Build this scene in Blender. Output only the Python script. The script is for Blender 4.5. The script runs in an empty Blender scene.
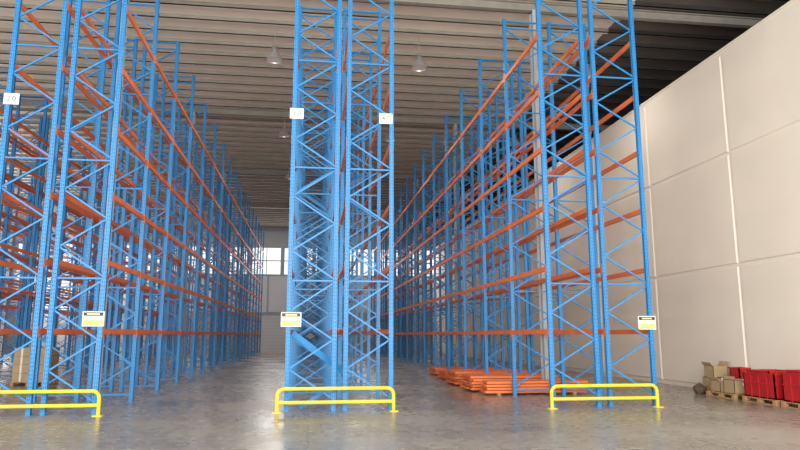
import bpy, math, random, bmesh
from mathutils import Vector, Matrix
random.seed(4)
scene = bpy.context.scene
scene.view_settings.view_transform = 'Standard'

# ------------------------------------------------------------ materials
def mat(name, col, rough=0.5, metal=0.0, var=0.0, scale=3.0, bump=0.0, spec=None):
    m = bpy.data.materials.new(name); m.use_nodes = True
    nt = m.node_tree; b = nt.nodes['Principled BSDF']
    b.inputs['Base Color'].default_value = (*col, 1)
    b.inputs['Roughness'].default_value = rough
    b.inputs['Metallic'].default_value = metal
    if spec is not None: b.inputs['Specular IOR Level'].default_value = spec
    if var > 0 or bump > 0:
        tc = nt.nodes.new('ShaderNodeTexCoord')
        n = nt.nodes.new('ShaderNodeTexNoise'); n.inputs['Scale'].default_value = scale
        n.inputs['Detail'].default_value = 6
        nt.links.new(tc.outputs['Object'], n.inputs['Vector'])
        r = nt.nodes.new('ShaderNodeValToRGB')
        r.color_ramp.elements[0].position = 0.3; r.color_ramp.elements[1].position = 0.7
        r.color_ramp.elements[0].color = (*[c*(1-var) for c in col], 1)
        r.color_ramp.elements[1].color = (*[min(1, c*(1+var)) for c in col], 1)
        nt.links.new(n.outputs['Fac'], r.inputs['Fac'])
        nt.links.new(r.outputs['Color'], b.inputs['Base Color'])
        if bump > 0:
            bp = nt.nodes.new('ShaderNodeBump'); bp.inputs['Strength'].default_value = bump
            nt.links.new(n.outputs['Fac'], bp.inputs['Height'])
            nt.links.new(bp.outputs['Normal'], b.inputs['Normal'])
    return m

BLUE = mat('rack_blue_paint', (0.018, 0.205, 0.50), 0.45, var=0.12, scale=1.5)
ORANGE = mat('beam_orange_paint', (0.72, 0.165, 0.035), 0.5, var=0.12, scale=2)
YEL = mat('guard_yellow_paint', (0.84, 0.64, 0.02), 0.4, var=0.06, scale=4)
HOLE = mat('post_slot_shade', (0.01, 0.05, 0.12), 0.8)  # dark inlay colour paints the shade inside the post slots
STEEL = mat('galvanised_steel', (0.35, 0.35, 0.34), 0.45, 0.5, var=0.15)
WALLM = mat('painted_precast_wall', (0.80, 0.74, 0.645), 0.8, var=0.03, scale=0.6, bump=0.03)
FARW = mat('far_wall_grey', (0.40, 0.40, 0.40), 0.8, var=0.06, scale=0.5)
FARL = mat('door_light_grey', (0.64, 0.63, 0.61), 0.6)
TRANS = mat('light_cladding', (0.66, 0.66, 0.64), 0.6)
ROOF = mat('roof_sheet', (0.76, 0.71, 0.61), 0.6, var=0.06, scale=0.4)
ROOFD = mat('roof_sheet_shaded', (0.16, 0.14, 0.12), 0.7, var=0.15, scale=0.4)  # roof sheet with the shade at the right put into its colour
PURL = mat('purlin_steel', (0.26, 0.24, 0.205), 0.6, var=0.1)
DARK = mat('dark_space_shade', (0.03, 0.027, 0.025), 0.8, var=0.2)  # near-black colour paints in the dark space above the right wall
COLM = mat('column_paint', (0.42, 0.44, 0.45), 0.7, var=0.05)
WHITE = mat('sign_white', (0.72, 0.72, 0.70), 0.6)
SYEL = mat('sign_yellow', (0.80, 0.68, 0.22), 0.6)
BLACK = mat('sign_black', (0.015, 0.015, 0.015), 0.5)
WOOD = mat('pallet_wood', (0.40, 0.24, 0.11), 0.8, var=0.3, scale=8, bump=0.1)
RED = mat('red_plastic', (0.45, 0.015, 0.02), 0.4, var=0.1)
CARD = mat('carton_card', (0.42, 0.31, 0.18), 0.8, var=0.1)
LAMPM = mat('lamp_aluminium', (0.6, 0.6, 0.6), 0.35, 0.7)
BROWN = mat('sack_brown', (0.09, 0.055, 0.035), 0.6, var=0.3)

def floor_mat():
    m = bpy.data.materials.new('polished_concrete'); m.use_nodes = True
    nt = m.node_tree; b = nt.nodes['Principled BSDF']; L = nt.links
    tc = nt.nodes.new('ShaderNodeTexCoord')
    n1 = nt.nodes.new('ShaderNodeTexNoise'); n1.inputs['Scale'].default_value = 0.45; n1.inputs['Detail'].default_value = 8
    n2 = nt.nodes.new('ShaderNodeTexNoise'); n2.inputs['Scale'].default_value = 5; n2.inputs['Detail'].default_value = 9
    L.new(tc.outputs['Object'], n1.inputs['Vector']); L.new(tc.outputs['Object'], n2.inputs['Vector'])
    mx = nt.nodes.new('ShaderNodeMath'); mx.operation = 'MULTIPLY_ADD'
    mx.inputs[1].default_value = 0.5
    L.new(n2.outputs['Fac'], mx.inputs[0]); L.new(n1.outputs['Fac'], mx.inputs[2])
    r = nt.nodes.new('ShaderNodeValToRGB')
    r.color_ramp.elements[0].position = 0.55; r.color_ramp.elements[0].color = (0.20, 0.182, 0.158, 1)
    r.color_ramp.elements[1].position = 0.95; r.color_ramp.elements[1].color = (0.35, 0.32, 0.28, 1)
    L.new(mx.outputs[0], r.inputs['Fac'])
    br = nt.nodes.new('ShaderNodeTexBrick'); br.offset = 0
    br.inputs['Color1'].default_value = (1, 1, 1, 1); br.inputs['Color2'].default_value = (0.95, 0.95, 0.95, 1)
    br.inputs['Mortar'].default_value = (0.6, 0.6, 0.6, 1)
    br.inputs['Scale'].default_value = 1; br.inputs['Mortar Size'].default_value = 0.012
    br.inputs['Brick Width'].default_value = 5.8; br.inputs['Row Height'].default_value = 5.4
    L.new(tc.outputs['Object'], br.inputs['Vector'])
    mm = nt.nodes.new('ShaderNodeMixRGB'); mm.blend_type = 'MULTIPLY'; mm.inputs[0].default_value = 1
    L.new(r.outputs['Color'], mm.inputs[1]); L.new(br.outputs['Color'], mm.inputs[2])
    L.new(mm.outputs[0], b.inputs['Base Color'])
    r2 = nt.nodes.new('ShaderNodeMapRange')
    r2.inputs[1].default_value = 0.5; r2.inputs[2].default_value = 1.0
    r2.inputs[3].default_value = 0.17; r2.inputs[4].default_value = 0.36
    L.new(mx.outputs[0], r2.inputs[0]); L.new(r2.outputs[0], b.inputs['Roughness'])
    b.inputs['Specular IOR Level'].default_value = 0.5
    return m
FLOORM = floor_mat()

# ------------------------------------------------------------ mesh builder
class MB:
    def __init__(s): s.v = []; s.f = []; s.mi = []; s.mats = []
    def m(s, mt):
        if mt not in s.mats: s.mats.append(mt)
        return s.mats.index(mt)
    def box(s, lo, hi, mt):
        i = len(s.v); x0, y0, z0 = lo; x1, y1, z1 = hi
        s.v += [(x0,y0,z0),(x1,y0,z0),(x1,y1,z0),(x0,y1,z0),(x0,y0,z1),(x1,y0,z1),(x1,y1,z1),(x0,y1,z1)]
        s.f += [(i,i+3,i+2,i+1),(i+4,i+5,i+6,i+7),(i,i+1,i+5,i+4),(i+1,i+2,i+6,i+5),(i+2,i+3,i+7,i+6),(i+3,i,i+4,i+7)]
        s.mi += [s.m(mt)]*6
    def bar(s, p, q, w, d, mt, up=(0,1,0)):
        p = Vector(p); q = Vector(q); t = (q-p).normalized()
        u = Vector(up); a = t.cross(u)
        if a.length < 1e-4: a = t.cross(Vector((1,0,0)))
        a.normalize(); b = t.cross(a).normalized()
        i = len(s.v)
        for e in (p, q):
            for sa, sb in ((-1,-1),(1,-1),(1,1),(-1,1)):
                s.v.append(tuple(e + a*sa*w/2 + b*sb*d/2))
        s.f += [(i,i+1,i+2,i+3),(i+7,i+6,i+5,i+4)] + [(i+k, i+4+k, i+4+(k+1)%4, i+(k+1)%4) for k in range(4)]
        s.mi += [s.m(mt)]*6
    def prism(s, poly, z0, z1, mt):
        n = len(poly); i = len(s.v)
        s.v += [(x,y,z0) for x,y in poly] + [(x,y,z1) for x,y in poly]
        s.f += [tuple(i+k for k in reversed(range(n))), tuple(i+n+k for k in range(n))]
        s.f += [(i+k, i+(k+1)%n, i+n+(k+1)%n, i+n+k) for k in range(n)]
        s.mi += [s.m(mt)]*(n+2)
    def tube(s, pts, r, mt, n=12):
        pts = [Vector(p) for p in pts]; rings = []
        for k, p in enumerate(pts):
            t = (pts[min(k+1, len(pts)-1)] - pts[max(k-1, 0)]).normalized()
            a = t.cross(Vector((0,1,0)))
            if a.length < 0.1: a = t.cross(Vector((0,0,1)))
            a.normalize(); b = t.cross(a).normalized()
            i = len(s.v); rings.append(i)
            for j in range(n):
                an = 2*math.pi*j/n
                s.v.append(tuple(p + a*r*math.cos(an) + b*r*math.sin(an)))
        for i, j in zip(rings, rings[1:]):
            for k in range(n):
                s.f.append((i+k, i+(k+1)%n, j+(k+1)%n, j+k)); s.mi.append(s.m(mt))
        s.f.append(tuple(rings[0]+k for k in range(n))); s.f.append(tuple(rings[-1]+k for k in reversed(range(n))))
        s.mi += [s.m(mt)]*2
    def lathe(s, c, prof, mt, n=24):
        rings = []
        for r, z in prof:
            i = len(s.v); rings.append(i)
            for j in range(n):
                an = 2*math.pi*j/n
                s.v.append((c[0]+r*math.cos(an), c[1]+r*math.sin(an), c[2]+z))
        for i, j in zip(rings, rings[1:]):
            for k in range(n):
                s.f.append((i+k, i+(k+1)%n, j+(k+1)%n, j+k)); s.mi.append(s.m(mt))
    def obj(s, name, parent=None, smooth=False, origin=None):
        me = bpy.data.meshes.new(name)
        o = Vector(origin) if origin else Vector((0,0,0))
        me.from_pydata([tuple(Vector(v)-o) for v in s.v], [], s.f)
        for mt in s.mats: me.materials.append(mt)
        me.polygons.foreach_set('material_index', s.mi)
        if smooth: me.polygons.foreach_set('use_smooth', [True]*len(me.polygons))
        me.update()
        ob = bpy.data.objects.new(name, me); scene.collection.objects.link(ob)
        ob.location = o
        if parent: ob.parent = parent
        return ob

# ------------------------------------------------------------ dimensions
YF = 14.0; BAY = 2.7; NB = 16
YE = 61.0; XW = 11.4; ZC = 11.6; XL = -26.0; Y0 = -3.0
XR = 9.6   # roof beyond this line is coloured dark to imitate shade

# ------------------------------------------------------------ room shell
f = MB(); f.box((XL-0.2, Y0-8, -0.2), (18.2, YE+0.3, 0), FLOORM); f.obj('floor')
w = MB(); w.box((XW, Y0, 0), (XW+0.2, YE, 9.5), WALLM)
cols = [16.0 + 4.25*k for k in range(-4, 11)]
for a in cols:
    for z0, z1 in ((0.12, 3.38), (3.45, 6.48), (6.55, 9.38)):
        y0 = a+0.045; y1 = a+4.25-0.045
        if y1 > YE: continue
        i = len(w.v); d = 0.04; e = 0.03
        w.v += [(XW, y0, z0), (XW, y1, z0), (XW, y1, z1), (XW, y0, z1),
                (XW-d, y0+e, z0+e), (XW-d, y1-e, z0+e), (XW-d, y1-e, z1-e), (XW-d, y0+e, z1-e)]
        w.f += [(i+4, i+7, i+6, i+5)] + [(i+k, i+4+k, i+4+(k+1)%4, i+(k+1)%4) for k in range(4)]
        w.mi += [0]*5
w.box((XW-0.03, Y0, 9.5), (XW+0.23, YE, 9.56), WALLM)
w.obj('wall_right')
w = MB(); w.box((18.0, Y0, 0), (18.2, YE, ZC), DARK); w.obj('wall_right_outer')
w = MB(); w.box((XL-0.2, Y0, 0), (XL, YE, ZC), FARW); w.obj('wall_left')
w = MB(); WZ0, WZ1 = 7.0, 9.6
w.box((XL, YE, 0), (18, YE+0.2, WZ0), FARW)
w.box((XL, YE-0.04, 3.6), (18, YE, WZ0-0.1), TRANS)
w.box((XL, YE, WZ1), (18, YE+0.2, ZC), FARW)
x = XL; wins = []
while x < 18:
    w.box((x, YE, WZ0), (min(x+0.22, 18), YE+0.2, WZ1), FARW)
    if x+0.22 < 17: wins.append((x+0.22, min(x+2.9, 18)))
    x += 2.9
for xx in range(-26, 18, 2):
    w.box((xx, YE-0.08, 0), (xx+0.12, YE, WZ0), FARW)
w.obj('wall_back')
for k, (a, b) in enumerate(wins):
    g = MB()
    for c in (a, (a+b)/2-0.03, b-0.06): g.box((c, YE+0.05, WZ0), (c+0.06, YE+0.12, WZ1), STEEL)
    for z in (WZ0, WZ0+1.3, WZ1-0.06): g.box((a, YE+0.06, z), (b, YE+0.11, z+0.08), STEEL)
    g.obj('window_%d' % (k+1))
d = MB()
d.box((-4.6, YE-0.16, 0), (0.6, YE-0.09, 3.3), FARL)
for z in [0.3*k for k in range(1, 11)]: d.box((-4.6, YE-0.18, z), (0.6, YE-0.16, z+0.02), FARW)
d.box((-4.75, YE-0.2, 0), (-4.6, YE-0.09, 3.45), STEEL); d.box((0.6, YE-0.2, 0), (0.75, YE-0.09, 3.45), STEEL)
d.box((-4.75, YE-0.2, 3.3), (0.75, YE-0.09, 3.45), STEEL)
d.obj('door_1')
# ceiling
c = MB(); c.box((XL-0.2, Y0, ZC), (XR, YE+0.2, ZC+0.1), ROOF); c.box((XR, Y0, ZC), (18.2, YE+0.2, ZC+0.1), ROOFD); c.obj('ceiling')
p = MB(); y = Y0+0.5
while y < YE:
    p.box((XL, y, ZC-0.14), (XR, y+0.05, ZC), PURL)
    p.box((XL, y, ZC-0.14), (XR, y+0.12, ZC-0.12), ROOF)
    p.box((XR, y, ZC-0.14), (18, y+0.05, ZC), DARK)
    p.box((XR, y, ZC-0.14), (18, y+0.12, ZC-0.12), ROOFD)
    y += 0.9
p.obj('roof_purlins')
for k in range(6):
    yy = 17.6 + 10.8*k - 10.8
    if yy > YE: break
    r = MB()
    r.box((XL, yy-0.09, ZC-0.42), (18, yy+0.09, ZC-0.39), PURL)
    r.box((XL, yy-0.012, ZC-0.4), (18, yy+0.012, ZC-0.14), PURL)
    r.box((XL, yy-0.09, ZC-0.17), (18, yy+0.09, ZC-0.14), PURL)
    r.obj('roof_rafter')

# ------------------------------------------------------------ racks
LEV = [1.62 + 1.40*i for i in range(6)]
FH = 10.4; PW = 0.09
def channel(m, x, y, sgn):
    h = PW/2; t = 0.018
    a = -h*sgn
    poly = [(x+a, y-h), (x-a, y-h), (x-a, y-h+t), (x+a+t*sgn, y-h+t), (x+a+t*sgn, y+h-t), (x-a, y+h-t), (x-a, y+h), (x+a, y+h)]
    if sgn < 0: poly = poly[::-1]
    m.prism(poly, 0.012, FH, BLUE)
def rack(x0, x1):
    m = MB()
    for k in range(NB+1):
        y = YF + BAY*k
        for x, s_ in ((x0+PW/2, 1), (x1-PW/2, -1)):
            channel(m, x, y, s_)
            m.box((x-0.05, y-0.045, 0), (x+0.05, y+0.12, 0.012), BLUE)
        xa = x0+PW-0.02; xb = x1-PW+0.02
        z = 0.25; flip = k % 2 == 0
        m.bar((xa, y, 0.15), (xb, y, 0.15), 0.04, 0.035, BLUE)
        n = 0
        while z + 0.6 < FH:
            p, q = ((xa, y, z), (xb, y, z+0.6))
            if flip: p, q = ((xb, y, z), (xa, y, z+0.6))
            m.bar(p, q, 0.034, 0.03, BLUE)
            if n % 4 == 3: m.bar((xa, y, z+0.64), (xb, y, z+0.64), 0.034, 0.03, BLUE)
            z += 0.6 + (0.08 if n % 4 == 3 else 0); flip = not flip; n += 1
        m.bar((xa, y, FH-0.06), (xb, y, FH-0.06), 0.04, 0.035, BLUE)
        if k < 2:
            for x in (x0+PW/2, x1-PW/2):
                zz = 0.2
                while zz < FH-0.1:
                    m.box((x-0.028, y-PW/2-0.002, zz), (x-0.016, y-PW/2, zz+0.03), HOLE)
                    m.box((x+0.016, y-PW/2-0.002, zz), (x+0.028, y-PW/2, zz+0.03), HOLE)
                    zz += 0.08
    for k in range(NB):
        ya = YF + BAY*k + PW/2; yb = ya + BAY - PW
        for z in LEV:
            for x in (x0+0.03, x1-0.03):
                m.box((x-0.025, ya, z-0.055), (x+0.025, yb, z+0.055), ORANGE)
                sx = -1 if x < (x0+x1)/2 else 1
                m.box((x+sx*0.03-0.006, ya-0.05, z-0.12), (x+sx*0.03+0.006, ya+0.02, z+0.1), ORANGE)
                m.box((x+sx*0.03-0.006, yb-0.02, z-0.12), (x+sx*0.03+0.006, yb+0.05, z+0.1), ORANGE)
    return m.obj('pallet_rack', origin=((x0+x1)/2, YF, 0))
blocks = [(-0.5, 1.76), (5.22, 7.68), (-6.42, -4.15), (-12.2, -9.93), (-18.0, -15.73)]
for bi, (a, b) in enumerate(blocks):
    gap = 0.15 if bi == 0 else 0.18
    wd = (b-a-gap)/2
    rack(a, a+wd); rack(b-wd, b)
    if bi == 0: continue
    mid = (a+b)/2
    for k in range(5):
        y = 17.6 + 10.8*k
        if y > YE-1: break
        c = MB()
        c.box((mid-0.07, y-0.16, 0), (mid+0.07, y-0.145, ZC-0.42), COLM)
        c.box((mid-0.07, y+0.145, 0), (mid+0.07, y+0.16, ZC-0.42), COLM)
        c.box((mid-0.008, y-0.145, 0), (mid+0.008, y+0.145, ZC-0.42), COLM)
        c.obj('steel_column', origin=(mid, y, 0))

# ------------------------------------------------------------ end guards
def guard(x0, x1, y):
    m = MB(); r = 0.036
    def loop(a, b, h, rad, yy):
        pts = [(a, yy, 0.0)]
        for k in range(9):
            t = math.pi/2*k/8
            pts.append((a+rad-rad*math.cos(t), yy, h-rad+rad*math.sin(t)))
        for k in range(9):
            t = math.pi/2*k/8
            pts.append((b-rad+rad*math.sin(t), yy, h-rad+rad*math.cos(t)))
        pts.append((b, yy, 0.0))
        m.tube(pts, r, YEL)
    loop(x0+0.04, x1-0.04, 0.47, 0.14, y)
    m.tube([(x0+0.04, y, 0.2), (x1-0.04, y, 0.2)], r, YEL)
    for x in (x0+0.04, x1-0.04):
        m.box((x-0.09, y-0.09, 0), (x+0.09, y+0.09, 0.015), YEL)
    return m.obj('rack_end_guard', origin=((x0+x1)/2, y, 0))
guard(-0.67, 1.78, 13.72); guard(5.10, 7.58, 13.72); guard(-6.55, -4.0, 13.72)

# ------------------------------------------------------------ signs
def warn(x, z, y=YF-0.07):
    m = MB(); w_, h_ = 0.42, 0.30
    m.box((x-w_/2, y-0.008, z-h_/2), (x+w_/2, y+0.008, z+h_/2), WHITE)
    m.box((x-w_/2+0.02, y-0.011, z+0.06), (x+w_/2-0.02, y-0.008, z+h_/2-0.02), BLACK)
    m.box((x-w_/2+0.02, y-0.011, z-h_/2+0.02), (x+w_/2-0.02, y-0.008, z-0.02), SYEL)
    for k in range(3):
        m.box((x-w_/2+0.05, y-0.013, z-0.05-0.028*k), (x+w_/2-0.06-0.05*k, y-0.011, z-0.042-0.028*k), BLACK)
    m.box((x-0.12, y-0.013, z+0.08), (x+0.12, y-0.011, z+0.11), SYEL)
    m.box((x-0.02, y+0.008, z-0.1), (x+0.02, YF-0.0472, z+0.1), STEEL)
    m.obj('warning_sign', origin=(x, y, z))
warn(-0.40, 1.87); warn(-4.33, 1.87); warn(7.52, 1.82)
def tag(x, z, txt):
    y = YF-0.0565
    m = MB(); m.box((x-0.15, y-0.006, z-0.12), (x+0.15, y+0.0095, z+0.12), WHITE)
    o = m.obj('load_tag', origin=(x, y, z))
    cu = bpy.data.curves.new('lettering', 'FONT'); cu.body = txt; cu.size = 0.15
    cu.align_x = 'CENTER'; cu.align_y = 'CENTER'; cu.materials.append(BLACK)
    t = bpy.data.objects.new('lettering', cu); scene.collection.objects.link(t)
    t.parent = o; t.location = (0, -0.009, 0); t.rotation_euler = (math.pi/2, 0, 0)
tag(-0.40, 6.38, '3.0'); tag(1.58, 6.35, '4.0'); tag(-6.3, 6.42, '2.0')

# ------------------------------------------------------------ loose blue members in the centre block
m = MB(); m.bar((-0.38, 14.15, 1.60), (0.75, 14.5, 0.75), 0.12, 0.06, BLUE); m.bar((-0.2,14.2,0.04),(0.9,14.6,0.7),0.08,0.05,BLUE)
m.obj('loose_rack_brace')

# ------------------------------------------------------------ beam stacks on floor
def stack(x0, x1, y0, ny, nz):
    m = MB()
    for k in (0.3, (x1-x0)-0.4):
        m.box((x0+k, y0-0.02, 0), (x0+k+0.09, y0+ny*0.13, 0.06), WOOD)
    z = 0.06
    for l in range(nz):
        for j in range(ny):
            o = random.uniform(-0.02, 0.02) + 0.05*(l % 2)
            yy = y0 + j*0.13
            m.box((x0+o, yy, z), (x1+o, yy+0.1, z+0.06), ORANGE)
            m.box((x0+o-0.008, yy-0.01, z), (x0+o, yy+0.11, z+0.065), ORANGE)
        z += 0.078
    return m.obj('beam_stack', origin=((x0+x1)/2, y0, 0))
stack(4.55, 7.3, 16.85, 4, 4)
stack(4.4, 6.9, 17.85, 10, 5)
stack(4.45, 6.9, 20.0, 12, 5)
stack(4.7, 7.2, 22.6, 12, 3)
stack(4.8, 7.2, 25.3, 10, 3)

# ------------------------------------------------------------ high bay lamps
def lamp(x, y, z):
    root = bpy.data.objects.new('high_bay_lamp', None); scene.collection.objects.link(root); root.location = (x, y, z)
    m = MB()
    m.lathe((0,0,0), [(0.26,0.0),(0.25,0.05),(0.2,0.17),(0.12,0.27),(0.1,0.29),(0.1,0.47),(0.02,0.49)], LAMPM)
    m.lathe((0,0,0), [(0.0,0.03),(0.24,0.03)], WHITE)
    m.obj('reflector', root, True)
    m = MB(); m.bar((0,0,0.48), (0,0,ZC-0.14-z), 0.02, 0.02, STEEL); m.obj('drop_rod', root)
    ld = bpy.data.lights.new('lamp_light', 'AREA'); ld.shape = 'DISK'; ld.size = 0.4; ld.energy = 70; ld.color = (1, 0.95, 0.85)
    lo = bpy.data.objects.new('lamp_light', ld); scene.collection.objects.link(lo); lo.parent = root; lo.location = (0,0,-0.02)
for k in range(5):
    lamp(-1.35, 20.2+8.1*k, 10.3); lamp(3.4, 20.2+8.1*k, 10.3)
lamp(9.3, 20.2, 10.3); lamp(9.3, 28.3, 10.3)

# ------------------------------------------------------------ pallets, crates by right wall
def pallet(m, x, y, z=0, L=1.15, W=1.0):
    for k in range(3):
        xx = x-W/2 + k*(W-0.1)/2
        m.box((xx, y-L/2, z), (xx+0.1, y+L/2, z+0.02), WOOD)
        for j in range(3):
            yy = y-L/2 + j*(L-0.12)/2
            m.box((xx, yy, z+0.02), (xx+0.1, yy+0.12, z+0.1), WOOD)
    for j in range(7):
        yy = y-L/2 + j*(L-0.1)/6
        m.box((x-W/2, yy, z+0.1), (x+W/2, yy+0.1, z+0.122), WOOD)
def crate(m, x, y, z, L, W, H, mt=RED):
    t = 0.03
    m.box((x-W/2, y-L/2, z), (x+W/2, y+L/2, z+t), mt)
    m.box((x-W/2, y-L/2, z), (x-W/2+t, y+L/2, z+H), mt); m.box((x+W/2-t, y-L/2, z), (x+W/2, y+L/2, z+H), mt)
    m.box((x-W/2, y-L/2, z), (x+W/2, y-L/2+t, z+H), mt); m.box((x-W/2, y+L/2-t, z), (x+W/2, y+L/2, z+H), mt)
    for h in (H-0.04, H*0.55):
        m.box((x-W/2-0.02, y-L/2-0.02, z+h), (x+W/2+0.02, y-L/2, z+h+0.035), mt)
        m.box((x-W/2-0.02, y+L/2, z+h), (x+W/2+0.02, y+L/2+0.02, z+h+0.035), mt)
        m.box((x-W/2-0.02, y-L/2-0.02, z+h), (x-W/2, y+L/2+0.02, z+h+0.035), mt)
        m.box((x+W/2, y-L/2-0.02, z+h), (x+W/2+0.02, y+L/2+0.02, z+h+0.035), mt)
    n = 4
    for k in range(1, n):
        yy = y-L/2 + L*k/n
        m.box((x-W/2-0.018, yy-0.012, z), (x-W/2, yy+0.012, z+H), mt)
        xx = x-W/2 + W*k/n
        m.box((xx-0.012, y-L/2-0.018, z), (xx+0.012, y-L/2, z+H), mt)
for x, y, h in ((10.75, 12.85, 0.62), (10.75, 14.15, 0.56)):
    m = MB(); pallet(m, x, y); m.obj('wooden_pallet', origin=(x, y, 0))
    m = MB()
    crate(m, x, y, 0.124, 1.05, 0.92, h)
    crate(m, x-0.02, y+0.1, 0.16, 0.7, 0.7, h+0.02)
    m.obj('red_crate', origin=(x, y, 0.124))
def carton(x, y, z, L, W, H, flaps=True, name='cardboard_box'):
    m = MB(); t = 0.012
    m.box((x-W/2, y-L/2, z), (x+W/2, y+L/2, z+t), CARD)
    m.box((x-W/2, y-L/2, z), (x-W/2+t, y+L/2, z+H), CARD); m.box((x+W/2-t, y-L/2, z), (x+W/2, y+L/2, z+H), CARD)
    m.box((x-W/2, y-L/2, z), (x+W/2, y-L/2+t, z+H), CARD); m.box((x-W/2, y+L/2-t, z), (x+W/2, y+L/2, z+H), CARD)
    if flaps:
        m.bar((x-W/2, y, z+H), (x-W/2-0.08, y, z+H+0.1), t, L, CARD)
        m.bar((x+W/2, y, z+H), (x+W/2+0.05, y, z+H+0.12), t, L, CARD)
    else:
        m.box((x-W/2, y-L/2, z+H-t), (x+W/2, y+L/2, z+H), CARD)
        m.box((x-0.03, y-L/2-0.001, z+H*0.6), (x+0.03, y+L/2, z+H+0.001), WHITE)
    m.obj(name, origin=(x, y, z))
m = MB(); pallet(m, 10.75, 15.6); m.obj('wooden_pallet', origin=(10.75, 15.6, 0))
carton(10.55, 15.27, 0.124, 0.42, 0.5, 0.34, False)
carton(10.5, 15.86, 0.124, 0.42, 0.36, 0.26, True)
m = MB(); crate(m, 11.03, 15.86, 0.124, 0.4, 0.3, 0.6, RED); m.obj('red_crate', origin=(11.03, 15.86, 0.124))
def sack(x, y, z, r, h, mt, name='rubbish_sack'):
    bm = bmesh.new(); bmesh.ops.create_icosphere(bm, subdivisions=4, radius=1)
    for v in bm.verts:
        n = 1 + 0.12*math.sin(5*v.co.x+3*v.co.z+x*7) * math.cos(4*v.co.y+y) + 0.04*math.sin(13*v.co.x+9*v.co.y)
        zz = v.co.z
        k = n*(1.0 if zz < 0.2 else max(0.2, 1-((zz-0.2)/0.8)**1.4*0.85))
        v.co = Vector((v.co.x*r*k, v.co.y*r*k, (max(zz, -0.75)+0.75)*h/1.75))
    me = bpy.data.meshes.new(name); bm.to_mesh(me); bm.free(); me.materials.append(mt)
    for p_ in me.polygons: p_.use_smooth = True
    o = bpy.data.objects.new(name, me); scene.collection.objects.link(o); o.location = (x, y, z)
carton(10.95, 16.75, 0, 0.5, 0.5, 0.42, False)
carton(10.95, 16.75, 0.421, 0.4, 0.42, 0.3, True)
sack(10.35, 16.6, 0, 0.17, 0.3, BROWN)

# pallet load at left
m = MB(); pallet(m, -8.6, 22.5); m.obj('wooden_pallet', origin=(-8.6, 22.5, 0))
m = MB()
for k in range(4):
    for i in range(2):
        for j in range(3):
            m.box((-9.07+0.475*i, 21.95+0.37*j, 0.124+0.26*k), (-9.07+0.475*i+0.465, 21.95+0.37*j+0.36, 0.124+0.26*k+0.252), CARD)
            m.box((-9.07+0.475*i+0.2, 21.948+0.37*j, 0.124+0.26*k), (-9.07+0.475*i+0.26, 21.95+0.37*j+0.361, 0.124+0.26*k+0.2535), WHITE)
m.obj('carton_stack', origin=(-8.6, 22.5, 0.124))

# ------------------------------------------------------------ light
wd = bpy.data.worlds.new('sky'); scene.world = wd; wd.use_nodes = True
bg = wd.node_tree.nodes['Background']; bg.inputs[0].default_value = (0.95, 0.97, 1, 1); bg.inputs[1].default_value = 1.2
def area(name, loc, rot, sx, sy, e, col=(1,1,1)):
    l = bpy.data.lights.new(name, 'AREA'); l.shape = 'RECTANGLE'; l.size = sx; l.size_y = sy; l.energy = e; l.color = col
    o = bpy.data.objects.new(name, l); scene.collection.objects.link(o); o.location = loc; o.rotation_euler = rot
area('dock_door_daylight', (-2, Y0, 4.6), (math.radians(104), 0, 0), 26, 8.5, 6200, (1, 0.965, 0.91))
area('clerestory_daylight', (-4, YE-0.3, 8.3), (math.radians(-90), 0, 0), 42, 2.6, 1500, (1, 0.98, 0.95))
area('side_fill_light', (XL+0.3, 35, 5.5), (math.radians(98), 0, math.radians(-90)), 50, 6, 7500, (1, 0.98, 0.95))  # added fill light in front of the closed left wall

# ------------------------------------------------------------ camera
cd = bpy.data.cameras.new('camera'); cam = bpy.data.objects.new('camera', cd); scene.collection.objects.link(cam)
cd.sensor_width = 36; cd.lens = 650/800*36; cd.clip_end = 300
cam.location = (0, 0, 1.55)
cam.rotation_euler = (math.radians(90+9.6), 0, math.radians(-7.77))
scene.camera = cam
